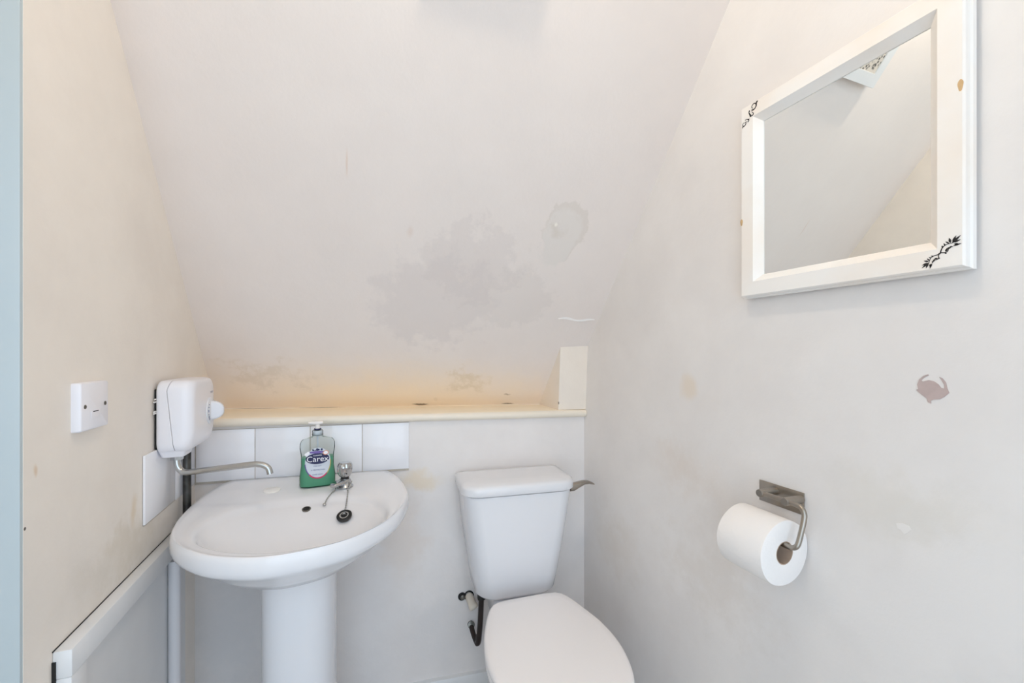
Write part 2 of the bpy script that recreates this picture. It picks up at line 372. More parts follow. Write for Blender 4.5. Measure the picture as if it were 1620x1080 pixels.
# ---------------------------------------------------------------- pipes in the left back corner
mb = MB(); mb.tube([(0, 0, 0.60), (0, 0, 0.70), (0, 0, 0.80), (0.0, 0, 0.93)], 0.0095, 18)
tag(mb.build('water_pipe', 'old_pipe', loc=(XL + 0.0175, 1.388, 0)), 'tarnished dark upright pipe in the corner under the water heater', 'pipe')
mb = MB(); mb.tube([(0, 0, 0), (0, 0, 0.3), (0, 0, 0.655)], 0.0125, 20)
tag(mb.build('water_pipe', 'white_pipe', loc=(XL + 0.0238, 1.280, 0)), 'white painted upright pipe beneath left side of the basin', 'pipe')

# ---------------------------------------------------------------- washbasin
BS, BQ = 0.335, 0.275
bz = lambda q, d=0.0: 0.785 - 0.055 * q + d
t = thing('washbasin', 'white ceramic pedestal basin with oval bowl against the back wall', 'basin', W(BS, BQ, 0), -AL)
outer = [(0.105, 0.0075), (0.085, 0.02), (0.067, 0.088), (0.062, 0.155), (0.0635, 0.228), (0.073, 0.30), (0.0985, 0.378), (0.150, 0.443), (0.2229, 0.491), (0.33, 0.5135), (0.4535, 0.480), (0.528, 0.416), (0.5735, 0.345), (0.597, 0.26), (0.599, 0.205), (0.585, 0.115), (0.560, 0.045), (0.535, 0.0075), (0.43, 0.0075), (0.32, 0.0075), (0.21, 0.0075)]
inner = [(0.1335, 0.3055), (0.148, 0.262), (0.171, 0.2225), (0.22, 0.197), (0.278, 0.1824), (0.335, 0.178), (0.3875, 0.18), (0.454, 0.195), (0.5, 0.222), (0.5300, 0.264), (0.5465, 0.325), (0.529, 0.400), (0.451, 0.4594), (0.344, 0.4787), (0.2454, 0.458), (0.170, 0.412), (0.140, 0.36)]
NB = 96
cen = (0.335, 0.320)
OFF = by_angle(outer, cen, NB); INN = by_angle(inner, cen, NB)
def bp(off, sc, d, tilt=1.0):               # local point in thing space (x = s, y = -q)
    s_ = cen[0] + off.x * sc; q_ = cen[1] + off.y * sc
    return Vector((s_ - BS, -(q_ - BQ), bz(q_, d)))
def blend(f, sc, d): return [bp(INN[i].lerp(OFF[i], f), sc, d) for i in range(NB)]
def bowl_ring(sq, ss, sh, d):
    return [Vector((cen[0] + o_.x * ss - BS, -(cen[1] + sh + o_.y * sq - BQ), bz(cen[1] + sh + o_.y * sq, d))) for o_ in INN]
def clampq(ring):                           # keep the back against the wall
    return [Vector((p.x, min(p.y, BQ - 0.003), p.z)) for p in ring]
def under(sc, d, cq=0.0):
    out = []
    for o_ in OFF:
        s_ = cen[0] + o_.x * sc; q_ = cen[1] - cq + o_.y * sc
        out.append(Vector((s_ - BS, -(max(q_, 0.0070) - BQ), bz(max(q_, 0.0070), d))))
    return out
mb = MB()
rings = [under(0.30, -0.135, 0.06), under(0.42, -0.128, 0.03), under(0.60, -0.112, 0.008), under(0.78, -0.080, 0.003), under(0.90, -0.057, 0.004), under(0.958, -0.047), under(0.985, -0.040), under(0.997, -0.031), under(1.0, -0.020), under(0.998, -0.011), under(0.990, -0.004), under(0.978, -0.0008)]
rings += [blend(0.86, 1.0, 0.0), blend(0.74, 1.0, -0.0008), blend(0.66, 1.0, -0.003), blend(0.42, 1.0, -0.0045), blend(0.2, 1.0, -0.0055), blend(0.06, 1.0, -0.008), *[bowl_ring(*k_) for k_ in ((0.985, 0.99, 0.002, -0.0125), (0.955, 0.975, 0.005, -0.0185), (0.90, 0.955, 0.011, -0.0225), (0.82, 0.925, 0.018, -0.0275), (0.65, 0.85, 0.033, -0.044), (0.47, 0.71, 0.050, -0.070), (0.33, 0.53, 0.058, -0.091), (0.19, 0.32, 0.060, -0.101), (0.05, 0.07, 0.060, -0.104))]]
mb.loft(rings)
bbvh = None
mb.bm.normal_update()
bbvh = BVHTree.FromBMesh(mb.bm)
basin = mb.build('bowl', 'ceramic', t, ang=60)
def on_bowl(s_, q_):                        # top surface point and normal, local
    h, n, i, d = bbvh.ray_cast(Vector((s_ - BS, -(q_ - BQ), 0.9)), Vector((0, 0, -1)))
    if n.z < 0: n = -n
    return h, n
# pedestal
mb = MB()
def ped(z, w, d, cq=0.235):
    return [Vector((x - 0.007, y + (BQ - cq), z)) for x, y in rrect(w, d, min(w, d) * 0.82, 7)]
mb.loft([ped(0.0, 0.115, 0.112), ped(0.02, 0.113, 0.11), ped(0.06, 0.096, 0.098), ped(0.14, 0.085, 0.09), ped(0.35, 0.0835, 0.088), ped(0.55, 0.0845, 0.089), ped(0.655, 0.087, 0.092)])
mb.build('pedestal', 'ceramic', t, ang=60)
# blanking cap over the unused tap hole
h, n = on_bowl(0.2308, 0.115)
mb = MB(); mb.lathe([(0.0, -0.002), (0.0215, -0.002), (0.0215, 0.0015), (0.019, 0.0032), (0.0, 0.0036)], h, n, 32)
mb.build('tap_hole_cover', 'ceramic_flat', t)['label'] = 'matt white round cap'
# overflow
h, n = on_bowl(0.338, 0.2165)
o_ = MB(); o_.lathe([(0.0, -0.001), (0.0105, -0.001), (0.0110, 0.0012), (0.0085, 0.0020), (0.008, 0.0004), (0, 0.0004)], h, n, 28); ovf = o_.build('overflow', 'screw', t)
mb = MB(); mb.lathe([(0, 0.0005), (0.0078, 0.0005), (0.0078, 0.0009), (0, 0.0009)], h, n, 24); mb.build('overflow_hole', 'dark', ovf)
# waste in the bottom of the bowl
h, n = on_bowl(0.335, 0.38)
mb = MB(); mb.lathe([(0.012, -0.0005), (0.022, -0.0005), (0.022, 0.0015), (0.018, 0.0025), (0.013, 0.0005)], h, (0, 0, 1), 28, caps=False); mb.build('waste', 'chrome', t)
# pillar tap
ht, nn = on_bowl(0.424, 0.128)
tap = MB(); tap.lathe([(0.0, -0.001), (0.0225, -0.001), (0.023, 0.003), (0.019, 0.008), (0.0155, 0.013), (0.014, 0.024), (0.0, 0.024)], ht, (0, 0, 1), 32)
tb = tap.build('tap', 'chrome', t)
ang0 = math.radians(232)                    # nozzle swings out over the bowl
dx, dy = math.cos(ang0), math.sin(ang0)
mb = MB(); rr = []
for k, (dd, hw, hz, zz) in enumerate([(-0.010, 0.013, 0.006, 0.017), (0.010, 0.0145, 0.0065, 0.017), (0.030, 0.0125, 0.0055, 0.0165), (0.043, 0.0115, 0.005, 0.0155), (0.047, 0.009, 0.004, 0.0145)]):
    c0 = ht + Vector((dx * dd, dy * dd, zz))
    rr.append([c0 + Vector((-dy * a_, dx * a_, b_)) for a_, b_ in rrect(hw, hz, hz * 0.8, 4)])
mb.loft(rr); mb.build('nozzle', 'chrome', tb)
mb = MB(); mb.lathe([(0, 0.023), (0.0115, 0.023), (0.0115, 0.031), (0, 0.031)], ht, (0, 0, 1), 24); mb.build('neck', 'rubber', tb)['label'] = 'black neck ring'
mb = MB(); rr = []
for zz, r_ in [(0.030, 0.010), (0.032, 0.0155), (0.040, 0.0195), (0.052, 0.0218), (0.062, 0.0212), (0.068, 0.0186), (0.0705, 0.0155)]:
    rr.append([ht + Vector(((r_ - (0.0022 if k % 4 == 0 else 0.0008 if k % 4 in (1, 3) else 0)) * math.cos(2 * PI * k / 32), (r_ - (0.0022 if k % 4 == 0 else 0.0008 if k % 4 in (1, 3) else 0)) * math.sin(2 * PI * k / 32), zz)) for k in range(32)])
mb.loft(rr); mb.build('tap_head', 'chrome', tb, ang=15)

# plug on its chain, lying on the side of the bowl
def chain_pts(ctrl, n): return spline([tuple(p) for p in ctrl], n, closed=False)
hp, npl = on_bowl(0.4375, 0.262)
hp = hp + npl * 0.001
root_w = W(BS, BQ, 0)
Rz = Matrix.Rotation(-AL, 3, 'Z')
def L2W(p): return root_w + Rz @ Vector(p)
pl = thing('basin_plug', 'black rubber plug on a short chain lying inside the basin bowl', 'plug', L2W(hp), -AL)
loc = lambda p: Vector(p) - hp
axp = Vector(npl).normalized()
mb = MB(); mb.lathe([(0, 0.0005), (0.0165, 0.0005), (0.0185, 0.004), (0.0190, 0.009), (0.0175, 0.0105), (0.0150, 0.0100), (0.0140, 0.0085), (0, 0.0085)], (0, 0, 0), axp, 32); mb.build('plug', 'rubber', pl)
mb = MB(); mb.lathe([(0.0085, 0.0086), (0.0115, 0.0086), (0.0115, 0.0100), (0.0085, 0.0100)], (0, 0, 0), axp, 28, caps=False)
tq = []
for k in range(13):
    a_ = PI * k / 12; tq.append(axp * (0.0085 + 0.006 * math.sin(a_)) + Vector((0.005 * math.cos(a_), 0, 0)))
mb.tube(tq, 0.0011, 8); mb.build('plug_ring', 'chrome_d', pl)
p0 = ht + Vector((0.019, -0.006, 0.016)); p1 = ht + Vector((0.016, -0.024, 0.009)); a1_, n1_ = on_bowl(0.4345, 0.158) 
a2, n2 = on_bowl(0.4365, 0.172); a3, n3 = on_bowl(0.4370, 0.205); a4, n4 = on_bowl(0.4370, 0.236)
ctrl = [loc(p0), loc(p1), loc(a1_ + n1_ * 0.003), loc(a2 + n2 * 0.003), loc(a3 + n3 * 0.003), loc(a4 + n4 * 0.004), axp * 0.013]
pts = chain_pts(ctrl, 48); mb = MB()
mb.tube(pts, [0.0013 if k % 2 else 0.0021 for k in range(48)], 8); mb.build('chain', 'chrome_d', pl)
q0 = ht + Vector((-0.018, -0.010, 0.010)); b1, m1 = on_bowl(0.394, 0.170); b2, m2 = on_bowl(0.385, 0.188); b3, m3 = on_bowl(0.3815, 0.211); b0, m0 = on_bowl(0.400, 0.158)
t2 = thing('plug_chain', 'short loose bead chain with end ball hanging from the tap, left of plug', 'chain', L2W(b3), -AL)
l2 = lambda p: Vector(p) - b3
pts = chain_pts([l2(q0), l2(ht + Vector((-0.021, -0.020, 0.0075))), l2(b0 + m0 * 0.003), l2(b1 + m1 * 0.003), l2(b2 + m2 * 0.003), l2(b3 + m3 * 0.004)], 40)
mb = MB(); mb.tube(pts, [0.0011 if k % 2 else 0.0018 for k in range(40)], 8); mb.build('chain', 'chrome_d', t2)
mb = MB(); bmesh.ops.create_uvsphere(mb.bm, u_segments=16, v_segments=10, radius=0.0046, matrix=Matrix.Translation(m3 * 0.0048)); mb.build('end_ball', 'chrome_d', t2)

# ---------------------------------------------------------------- soap bottle
hs, ns_ = on_bowl(0.3465, 0.098)
wpos = L2W(hs)
t = thing('soap_bottle', 'half full green hand wash pump bottle standing on basin beside the tap', 'soap bottle', (wpos.x, wpos.y, wpos.z + 0.0006), math.radians(3))
NBT = 48
def bw(z):                                  # half width, half depth by height
    tb_ = [(0.0, 0.045, 0.023), (0.004, 0.0475, 0.025), (0.03, 0.0475, 0.0245), (0.06, 0.0435, 0.0225), (0.085, 0.0435, 0.0225), (0.112, 0.0470, 0.023), (0.124, 0.0462, 0.0225), (0.131, 0.0420, 0.021), (0.137, 0.028, 0.0165), (0.141, 0.0135, 0.0132), (0.150, 0.0125, 0.0125)]
    for i in range(len(tb_) - 1):
        if z <= tb_[i + 1][0]:
            f = (z - tb_[i][0]) / (tb_[i + 1][0] - tb_[i][0]); f2 = f * f * (3 - 2 * f)
            return tb_[i][1] + (tb_[i + 1][1] - tb_[i][1]) * f2, tb_[i][2] + (tb_[i + 1][2] - tb_[i][2]) * f2
    return tb_[-1][1:]
def bring(z, sc=1.0, inset=0.0):
    w_, d_ = bw(z); w_ -= inset; d_ -= inset; e = 2.0 / (3.2 if z < 0.136 else 2.0)
    out = []
    for k in range(NBT):
        a_ = 2 * PI * k / NBT; c_, s_ = math.cos(a_), math.sin(a_)
        out.append((w_ * sc * math.copysign(abs(c_) ** e, c_), d_ * sc * math.copysign(abs(s_) ** e, s_), z))
    return out
zs = [0.0, 0.002, 0.004, 0.012, 0.03, 0.045, 0.06, 0.072, 0.085, 0.098, 0.110, 0.117, 0.122, 0.127, 0.132, 0.136, 0.139, 0.142, 0.150]
mb = MB(); mb.loft([bring(z) for z in zs]); mb.build('bottle', 'clear', t, ang=50)
mb = MB(); mb.loft([bring(max(z, 0.0025), 1, 0.0013) for z in (0.0025, 0.004, 0.012, 0.03, 0.045, 0.06, 0.072, 0.083)]); mb.build('liquid_soap', 'soap', t, ang=50)['label'] = 'clear green soap'
pump = MB(); pump.lathe([(0, 0.1445), (0.0148, 0.1445), (0.0150, 0.147), (0.0142, 0.149), (0.0150, 0.151), (0.0142, 0.153), (0.0148, 0.156), (0.0125, 0.160), (0, 0.160)], (0, 0, 0), (0, 0, 1), 36)
pm = pump.build('pump', 'clear', t)
mb = MB(); mb.lathe([(0, 0.1455), (0.012, 0.1455), (0.012, 0.158), (0, 0.158)], (0, 0, 0), (0, 0, 1), 28); mb.build('pump_collar', 'label', pm)
mb = MB(); mb.lathe([(0, 0.160), (0.0092, 0.160), (0.0098, 0.1615), (0.0092, 0.1638), (0, 0.1638)], (0, 0, 0), (0, 0, 1), 28); mb.build('pump_ring', 'navy', pm)
mb = MB(); mb.lathe([(0, 0.1638), (0.0070, 0.1638), (0.0060, 0.172), (0.0058, 0.177), (0, 0.177)], (0, 0, 0), (0, 0, 1), 24)
mb.loft([[(x0, y_, 0.1805 + z_) for y_, z_ in rrect(hw, hz, 0.003, 4)] for x0, hw, hz in ((0.014, 0.008, 0.0035), (0.004, 0.010, 0.0045), (-0.010, 0.0085, 0.0042), (-0.020, 0.0055, 0.0038), (-0.024, 0.0045, 0.003))])
mb.build('pump_nozzle', 'filler', pm)
mb = MB(); mb.tube([(0, 0, 0.143), (0, 0, 0.08), (0.004, 0, 0.008)], 0.0028, 10); mb.build('dip_tube', 'label', t)
def face(off):
    def fn(x, z):
        w_, d_ = bw(z); x2 = max(-0.98, min(0.98, x / w_)); y_ = -d_ * (1 - abs(x2) ** 3.2) ** (1 / 3.2)
        return (x, y_ - off, z)
    return fn
def disc(mb, cx, cz, rx, rz, off, n=40, rings=5, a0=0, a1=2 * PI, rin=0.0):
    f = face(off); full = abs(a1 - a0 - 2 * PI) < 1e-6
    rows = []
    for i in range(rings + 1):
        k_ = rin + (1 - rin) * i / rings
        rows.append([mb.bm.verts.new(Vector(f(cx + rx * k_ * math.cos(a0 + (a1 - a0) * j / n), cz + rz * k_ * math.sin(a0 + (a1 - a0) * j / n)))) for j in range(n if full else n + 1)])
    for i in range(rings):
        for j in range(n):
            k2 = (j + 1) % n if full else j + 1
            try: mb.bm.faces.new((rows[i][j], rows[i][k2], rows[i + 1][k2], rows[i + 1][j]))
            except ValueError: pass
    return mb
mb = MB(); disc(mb, 0.001, 0.069, 0.0335, 0.0435, 0.0005); lb = mb.build('label', 'label', t)
mb = MB(); disc(mb, 0.001, 0.069, 0.0345, 0.0445, 0.0009, 24, 1, PI * 1.27, PI * 1.75, 0.92); mb.build('label_rim', 'pink', lb)
mb = MB(); disc(mb, 0.001, 0.069, 0.0345, 0.0445, 0.0009, 14, 1, PI * 1.75, PI * 2.05, 0.93); mb.build('label_rim', 'gold', lb)
mb = MB(); disc(mb, 0.001, 0.069, 0.0345, 0.0445, 0.0009, 14, 1, PI * 1.02, PI * 1.27, 0.93); mb.build('label_rim', 'purple', lb)
mb = MB(); disc(mb, 0.000, 0.0810, 0.0310, 0.0155, 0.0012); mb.build('logo_oval', 'navy', lb)
mb = MB(); add_text(mb, 'Carex', 0.0225, lambda x, y: face(0.0016)(x, y + 0.0795), 1.02); add_text(mb, 'cussons', 0.0070, lambda x, y: face(0.0016)(x, y + 0.0908)); mb.build('logo_lettering', 'white_print', lb, smooth=False)
mb = MB(); add_text(mb, 'PURE SOFT', 0.0042, lambda x, y: face(0.0012)(x, y + 0.0600)); add_text(mb, '2x PROTECTION', 0.0050, lambda x, y: face(0.0012)(x + 0.001, y + 0.0490)); add_text(mb, 'HAND WASH', 0.0045, lambda x, y: face(0.0012)(x, y + 0.0365)); mb.build('label_lettering', 'blue', lb, smooth=False)
mb = MB(); disc(mb, -0.002, 0.0995, 0.0215, 0.0036, 0.0012, 24, 2); mb.build('label_banner', 'purple', lb)
mb = MB(); disc(mb, 0.0215, 0.0965, 0.0078, 0.0064, 0.0016, 24, 2); bd = mb.build('label_badge', 'white_print', lb)
mb = MB(); disc(mb, 0.0215, 0.0965, 0.0078, 0.0064, 0.0021, 24, 1, 0, 2 * PI, 0.78); mb.build('badge_ring', 'orange', lb)
mb = MB()
for cx_, cz_, r_ in ((-0.012, 0.1065, 0.0020), (-0.0092, 0.1052, 0.0016), (-0.001, 0.107, 0.0030), (0.003, 0.1065, 0.0024), (0.011, 0.1065, 0.0026), (-0.005, 0.1050, 0.0014)): disc(mb, cx_, cz_, r_, r_ * 1.3, 0.0012, 12, 1)
mb.build('label_figures', 'navy', lb)
mb = MB(); disc(mb, -0.0280, 0.094, 0.0052, 0.0052, 0.0016, 16, 1); disc(mb, -0.024, 0.0985, 0.004, 0.004, 0.0016, 14, 1); mb.build('label_flower', 'white_print', lb)

# ---------------------------------------------------------------- water heater with swivel spout
t = thing('water_heater', 'small white over-basin water heater with swivel spout on left wall', 'water heater', (XL, 1.31, 0))
yc, zc_ = 0.0, 1.0085
HY, HZ = 0.0915, 0.0855
def seam(z):
    f = (z - (zc_ - HZ)) / (2 * HZ)
    if f > 0.62: return 0.024 + 0.010 * ((f - 0.62) / 0.38) ** 2
    g = (0.62 - f) / 0.62; return 0.024 + 0.018 * (g * g * (3 - 2 * g))
def hring(xf, sc_y, sc_z, r=0.024, dz=0.0):
    pts = rrect(HY * sc_y, HZ * sc_z, r, 8); out = []
    for y_, z_ in pts:
        zz = zc_ + z_ + dz
        x_ = xf(zz) if callable(xf) else xf
        out.append((x_, yc + y_, zz))
    return out
mb = MB(); mb.loft([hring(0.007, 0.955, 0.96), hring(0.010, 0.985, 0.985), hring(0.016, 1, 1), hring(lambda z: seam(z) - 0.0006, 1, 1)]); mb.build('rear_case', 'plastic', t, ang=50)
mb = MB(); mb.loft([hring(lambda z: seam(z) - 0.0012, 0.985, 0.985), hring(lambda z: seam(z) + 0.0012, 0.985, 0.985)]); mb.build('case_seam', 'seam', t)
mb = MB(); mb.loft([hring(lambda z: seam(z) + 0.0006, 1, 1), hring(0.054, 1, 1), hring(0.061, 0.992, 0.99, 0.026, 0.0005), hring(0.068, 0.968, 0.955, 0.028, 0.0025), hring(0.0735, 0.93, 0.905, 0.030, 0.005), hring(0.0770, 0.87, 0.83, 0.030, 0.0075), hring(0.0785, 0.78, 0.74, 0.028, 0.009), hring(0.0792, 0.5, 0.5, 0.02, 0.010)]); fc = mb.build('front_cover', 'plastic', t, ang=50)
mb = MB(); mb.box((0.0005, -0.080, 0.935), (0.0075, 0.085, 1.075), 0.002); mb.build('wall_bracket', 'dark', t)
mb = MB(); mb.tube([(0.006, -0.0925, 1.052), (0.006, -0.084, 1.052)], 0.0018, 8); mb.tube([(0.006, -0.097, 1.046), (0.006, -0.08, 1.046)], 0.0018, 8); mb.tube([(0.006, -0.097, 1.024), (0.006, -0.08, 1.024)], 0.0018, 8); mb.tube([(0.006, -0.0975, 1.020), (0.006, -0.08, 1.020)], 0.0018, 8); mb.build('cable_clip', 'filler', t)
dcy, dcz = 0.040, 1.008
mb = MB(); mb.lathe([(0, 0.0770), (0.0350, 0.0770), (0.0345, 0.0815), (0.031, 0.0835), (0, 0.0838)], (0, dcy, dcz), (1, 0, 0), 40); dl = mb.build('dial', 'plastic_d', t)
mb = MB(); rr = []
for xx, hw, hh in ((0.0835, 0.0100, 0.0250), (0.088, 0.0082, 0.0245), (0.094, 0.0075, 0.0230), (0.102, 0.0068, 0.0192), (0.1075, 0.0058, 0.0140), (0.1105, 0.0040, 0.0075)):
    rr.append([(xx, dcy + y_, dcz + z_) for y_, z_ in rrect(hw, hh, min(hw, hh) * 0.75, 5)])
mb.loft(rr); mb.build('knob', 'plastic_d', dl)
mb = MB()
for k, a_ in enumerate((145, 160, 178, 196, 210, 224)):
    a_ = math.radians(a_); yy, zz = dcy + 0.0295 * math.cos(a_), dcz + 0.0295 * math.sin(a_); r_ = (0.0012, 0.0012, 0.0032, 0.0012, 0.003, 0.0026)[k]
    mb.box((0.0838, yy - 0.0014, zz - r_), (0.0844, yy + 0.0014, zz + r_))
mb.build('dial_marks', 'blue', dl)
mb = MB(); add_text(mb, 'triton', 0.0105, lambda x, y: (0.0797, 0.052 + x, 1.056 + y)); mb.build('logo', 'blue', t, smooth=False)
# neck, nut and spout
sy = -0.047; sxp = 0.0335
mb = MB(); mb.loft([[(sxp + x_, sy + y_, z) for x_, y_ in rrect(hw, hw2, 0.008, 5)] for z, hw, hw2 in ((0.930, 0.027, 0.036), (0.920, 0.024, 0.031), (0.9145, 0.0225, 0.029), (0.9130, 0.0200, 0.026))]); mb.build('outlet_boss', 'plastic', t)
sp = MB(); pts = [(sxp, sy, 0.915), (sxp, sy, 0.900), (sxp + 0.0015, sy - 0.001, 0.889), (sxp + 0.006, sy - 0.002, 0.879), (sxp + 0.014, sy - 0.004, 0.8725), (sxp + 0.028, sy - 0.006, 0.8712), (sxp + 0.08, sy - 0.015, 0.8755), (sxp + 0.160, sy - 0.028, 0.8825), (sxp + 0.178, sy - 0.031, 0.8822), (sxp + 0.191, sy - 0.033, 0.8785), (sxp + 0.200, sy - 0.035, 0.871), (sxp + 0.204, sy - 0.036, 0.8575)]
sp.tube(spline(pts, 50, closed=False), 0.0072, 18); so = sp.build('spout', 'chrome_d', t)
mb = MB(); mb.lathe([(0, 0), (0.0135, 0), (0.0135, 0.011), (0, 0.011)], (sxp, sy, 0.9025), (0, 0, 1), 6); mb.build('spout_nut', 'chrome', so, ang=15)

# ---------------------------------------------------------------- fused connection unit
t = thing('fused_switch', 'white square fused connection plate on left wall near the door edge', 'switch', (XL, 0.9528, 1.0690))
mb = MB(); rr = []
for xx, h_ in ((0.0, 0.043), (0.0015, 0.0432), (0.0095, 0.0428), (0.0122, 0.0420), (0.0130, 0.0408)): rr.append([(xx, y_, z_ * 0.94) for y_, z_ in rrect(h_, h_, 0.0035, 4)])
mb.loft(rr); mb.build('plate', 'plastic', t, ang=40)
for sgn in (-1, 1):
    mb = MB(); mb.lathe([(0, 0.0128), (0.0036, 0.0128), (0.0036, 0.0136), (0, 0.0134)], (0, sgn * 0.0315, 0.0005), (1, 0, 0), 16); sw = mb.build('screw', 'screw', t)
    mb = MB(); mb.box((0.0134, sgn * 0.0315 - 0.003, 0.0000), (0.0138, sgn * 0.0315 + 0.003, 0.0010)); mb.build('slot', 'dark', sw)
mb = MB(); mb.box((0.0125, -0.014, -0.0225), (0.0136, 0.014, -0.0085), 0.0006); fh = mb.build('fuse_holder', 'plastic', t)
mb = MB(); mb.box((0.0129, -0.0085, -0.0105), (0.0138, 0.0085, -0.0090)); mb.build('pry_slot', 'dark', fh)

# ---------------------------------------------------------------- toilet
TS = 0.938
t = thing('toilet', 'white close-coupled toilet with lid down in the right corner', 'toilet', W(TS, 0, 0), -AL)
def tr_(s_, q_, z): return Vector((s_, -q_, z))
def cring(z, hw, q1, r, q0=0.012):
    hh = (q1 - q0) / 2
    pts = rrect(hw, hh, 0.012, 6, 0, 0); out = []
    # large radius on the two front corners only
    pr = []
    for sx, sy_, a0, rr_ in ((1, 1, 0, r), (-1, 1, PI / 2, r), (-1, -1, PI, 0.014), (1, -1, 1.5 * PI, 0.014)):
        for i in range(8):
            a = a0 + PI / 2 * i / 7
            pr.append((sx * (hw - rr_) + rr_ * math.cos(a), sy_ * (hh - rr_) + rr_ * math.sin(a)))
    for x_, y_ in pr:
        yb_ = q0 + hh + y_
        bulge = 0.010 * (1 - (x_ / hw) ** 2) if y_ > 0 else 0
        out.append(tr_(x_, yb_ + bulge - 0.006, z))
    return out
mb = MB(); mb.loft([cring(0.3865, 0.090, 0.120, 0.04, 0.03), cring(0.393, 0.118, 0.150, 0.045, 0.02), cring(0.406, 0.131, 0.160, 0.05), cring(0.46, 0.1395, 0.168, 0.05), cring(0.53, 0.150, 0.176, 0.05), cring(0.62, 0.163, 0.184, 0.05), cring(0.70, 0.172, 0.190, 0.048), cring(0.7255, 0.1745, 0.192, 0.048)])
cis = mb.build('cistern', 'ceramic', t, ang=55)
mb = MB(); mb.loft([cring(0.7265, 0.170, 0.190, 0.046), cring(0.7285, 0.174, 0.194, 0.048)]); mb.build('lid_seam', 'seam', cis)
mb = MB(); mb.loft([cring(0.7285, 0.1785, 0.197, 0.050, 0.008), cring(0.7305, 0.1815, 0.199, 0.050, 0.008), cring(0.748, 0.1815, 0.199, 0.050, 0.008), cring(0.755, 0.1795, 0.197, 0.050, 0.009), cring(0.760, 0.173, 0.190, 0.048, 0.012), cring(0.764, 0.155, 0.172, 0.045, 0.028), cring(0.766, 0.12, 0.145, 0.04, 0.05)]); mb.build('cistern_lid', 'ceramic', t, ang=55)
# flush lever on the right end
lv = MB(); rr = []
for ds, hq, hz, zz, qq in ((0.172, 0.011, 0.0125, 0.7235, 0.150), (0.186, 0.012, 0.0125, 0.7245, 0.150), (0.200, 0.0125, 0.0090, 0.7290, 0.149), (0.222, 0.0125, 0.0050, 0.7345, 0.146), (0.240, 0.0120, 0.0040, 0.7330, 0.142), (0.256, 0.0105, 0.0030, 0.7270, 0.138), (0.2625, 0.007, 0.002, 0.7235, 0.136)):
    rr.append([tr_(ds, qq + a_, zz + b_) for a_, b_ in rrect(hq, hz, min(hq, hz) * 0.7, 4)])
lv.loft(rr); lv.build('flush_lever', 'steel', t, ang=40)['label'] = 'curved metal lever'
# seat lid outline (s rel, q)
lido = [(-0.098, 0.240), (-0.060, 0.232), (0.0, 0.228), (0.060, 0.226), (0.098, 0.231), (0.122, 0.262), (0.142, 0.325), (0.160, 0.392), (0.1665, 0.465), (0.160, 0.535), (0.137, 0.605), (0.098, 0.655), (0.045, 0.683), (0.0, 0.689), (-0.045, 0.683), (-0.098, 0.655), (-0.138, 0.605), (-0.162, 0.535), (-0.168, 0.465), (-0.160, 0.392), (-0.142, 0.325), (-0.119, 0.265)]
LC = (0.0, 0.45); LO = by_angle(lido, LC, 80)
def lring(sc, z, dq=0.0, dom=0.0): return [tr_(LC[0] + o_.x * sc, LC[1] + o_.y * sc + dq, z) for o_ in LO]
mb = MB(); mb.loft([lring(0.965, 0.4215), lring(0.992, 0.4225), lring(1.0, 0.428), lring(0.997, 0.434), lring(0.985, 0.4385), lring(0.955, 0.4412), lring(0.85, 0.4432), lring(0.6, 0.4455), lring(0.3, 0.447), lring(0.05, 0.4472)]); mb.build('seat_lid', 'seat', t, ang=60)
mb = MB(); mb.loft([lring(0.94, 0.4015), lring(0.985, 0.4025), lring(0.992, 0.410), lring(0.985, 0.4185), lring(0.95, 0.4205), lring(0.64, 0.4205), lring(0.60, 0.415), lring(0.62, 0.4015)], cap0=False, cap1=False)
mb.build('seat', 'seat', t, ang=60)
for sg in (-1, 1):
    mb = MB(); mb.tube([tr_(sg * 0.062, 0.214, 0.383), tr_(sg * 0.062, 0.214, 0.418)], 0.011, 18); mb.tube([tr_(sg * 0.062 - 0.018, 0.222, 0.4165), tr_(sg * 0.062 + 0.018, 0.222, 0.4165)], 0.0095, 16); mb.build('hinge', 'seat', t)
# pan
def pring(sx, sq, z, cq=0.44): return [tr_(o_.x * sx, cq + o_.y * sq, z) for o_ in LO]
mb = MB(); mb.loft([pring(0.66, 0.90, 0.0, 0.36), pring(0.66, 0.90, 0.012, 0.36), pring(0.60, 0.86, 0.03, 0.36), pring(0.56, 0.82, 0.12, 0.36), pring(0.58, 0.80, 0.20, 0.37), pring(0.74, 0.84, 0.29, 0.41), pring(0.90, 0.92, 0.355, 0.44), pring(0.965, 0.965, 0.385, 0.447), pring(0.97, 0.97, 0.398, 0.448), pring(0.95, 0.95, 0.4008, 0.448), pring(0.72, 0.74, 0.4008, 0.448), pring(0.68, 0.70, 0.385, 0.448), pring(0.62, 0.62, 0.33, 0.44), pring(0.40, 0.42, 0.25, 0.42), pring(0.15, 0.15, 0.22, 0.40)])
mb.box((-0.078, -0.285, 0.315), (0.085, -0.040, 0.3850), 0.012, 3)
mb.box((-0.075, -0.26, 0.0), (0.075, -0.055, 0.345), 0.02, 3)
mb.build('pan', 'ceramic', t, ang=50)

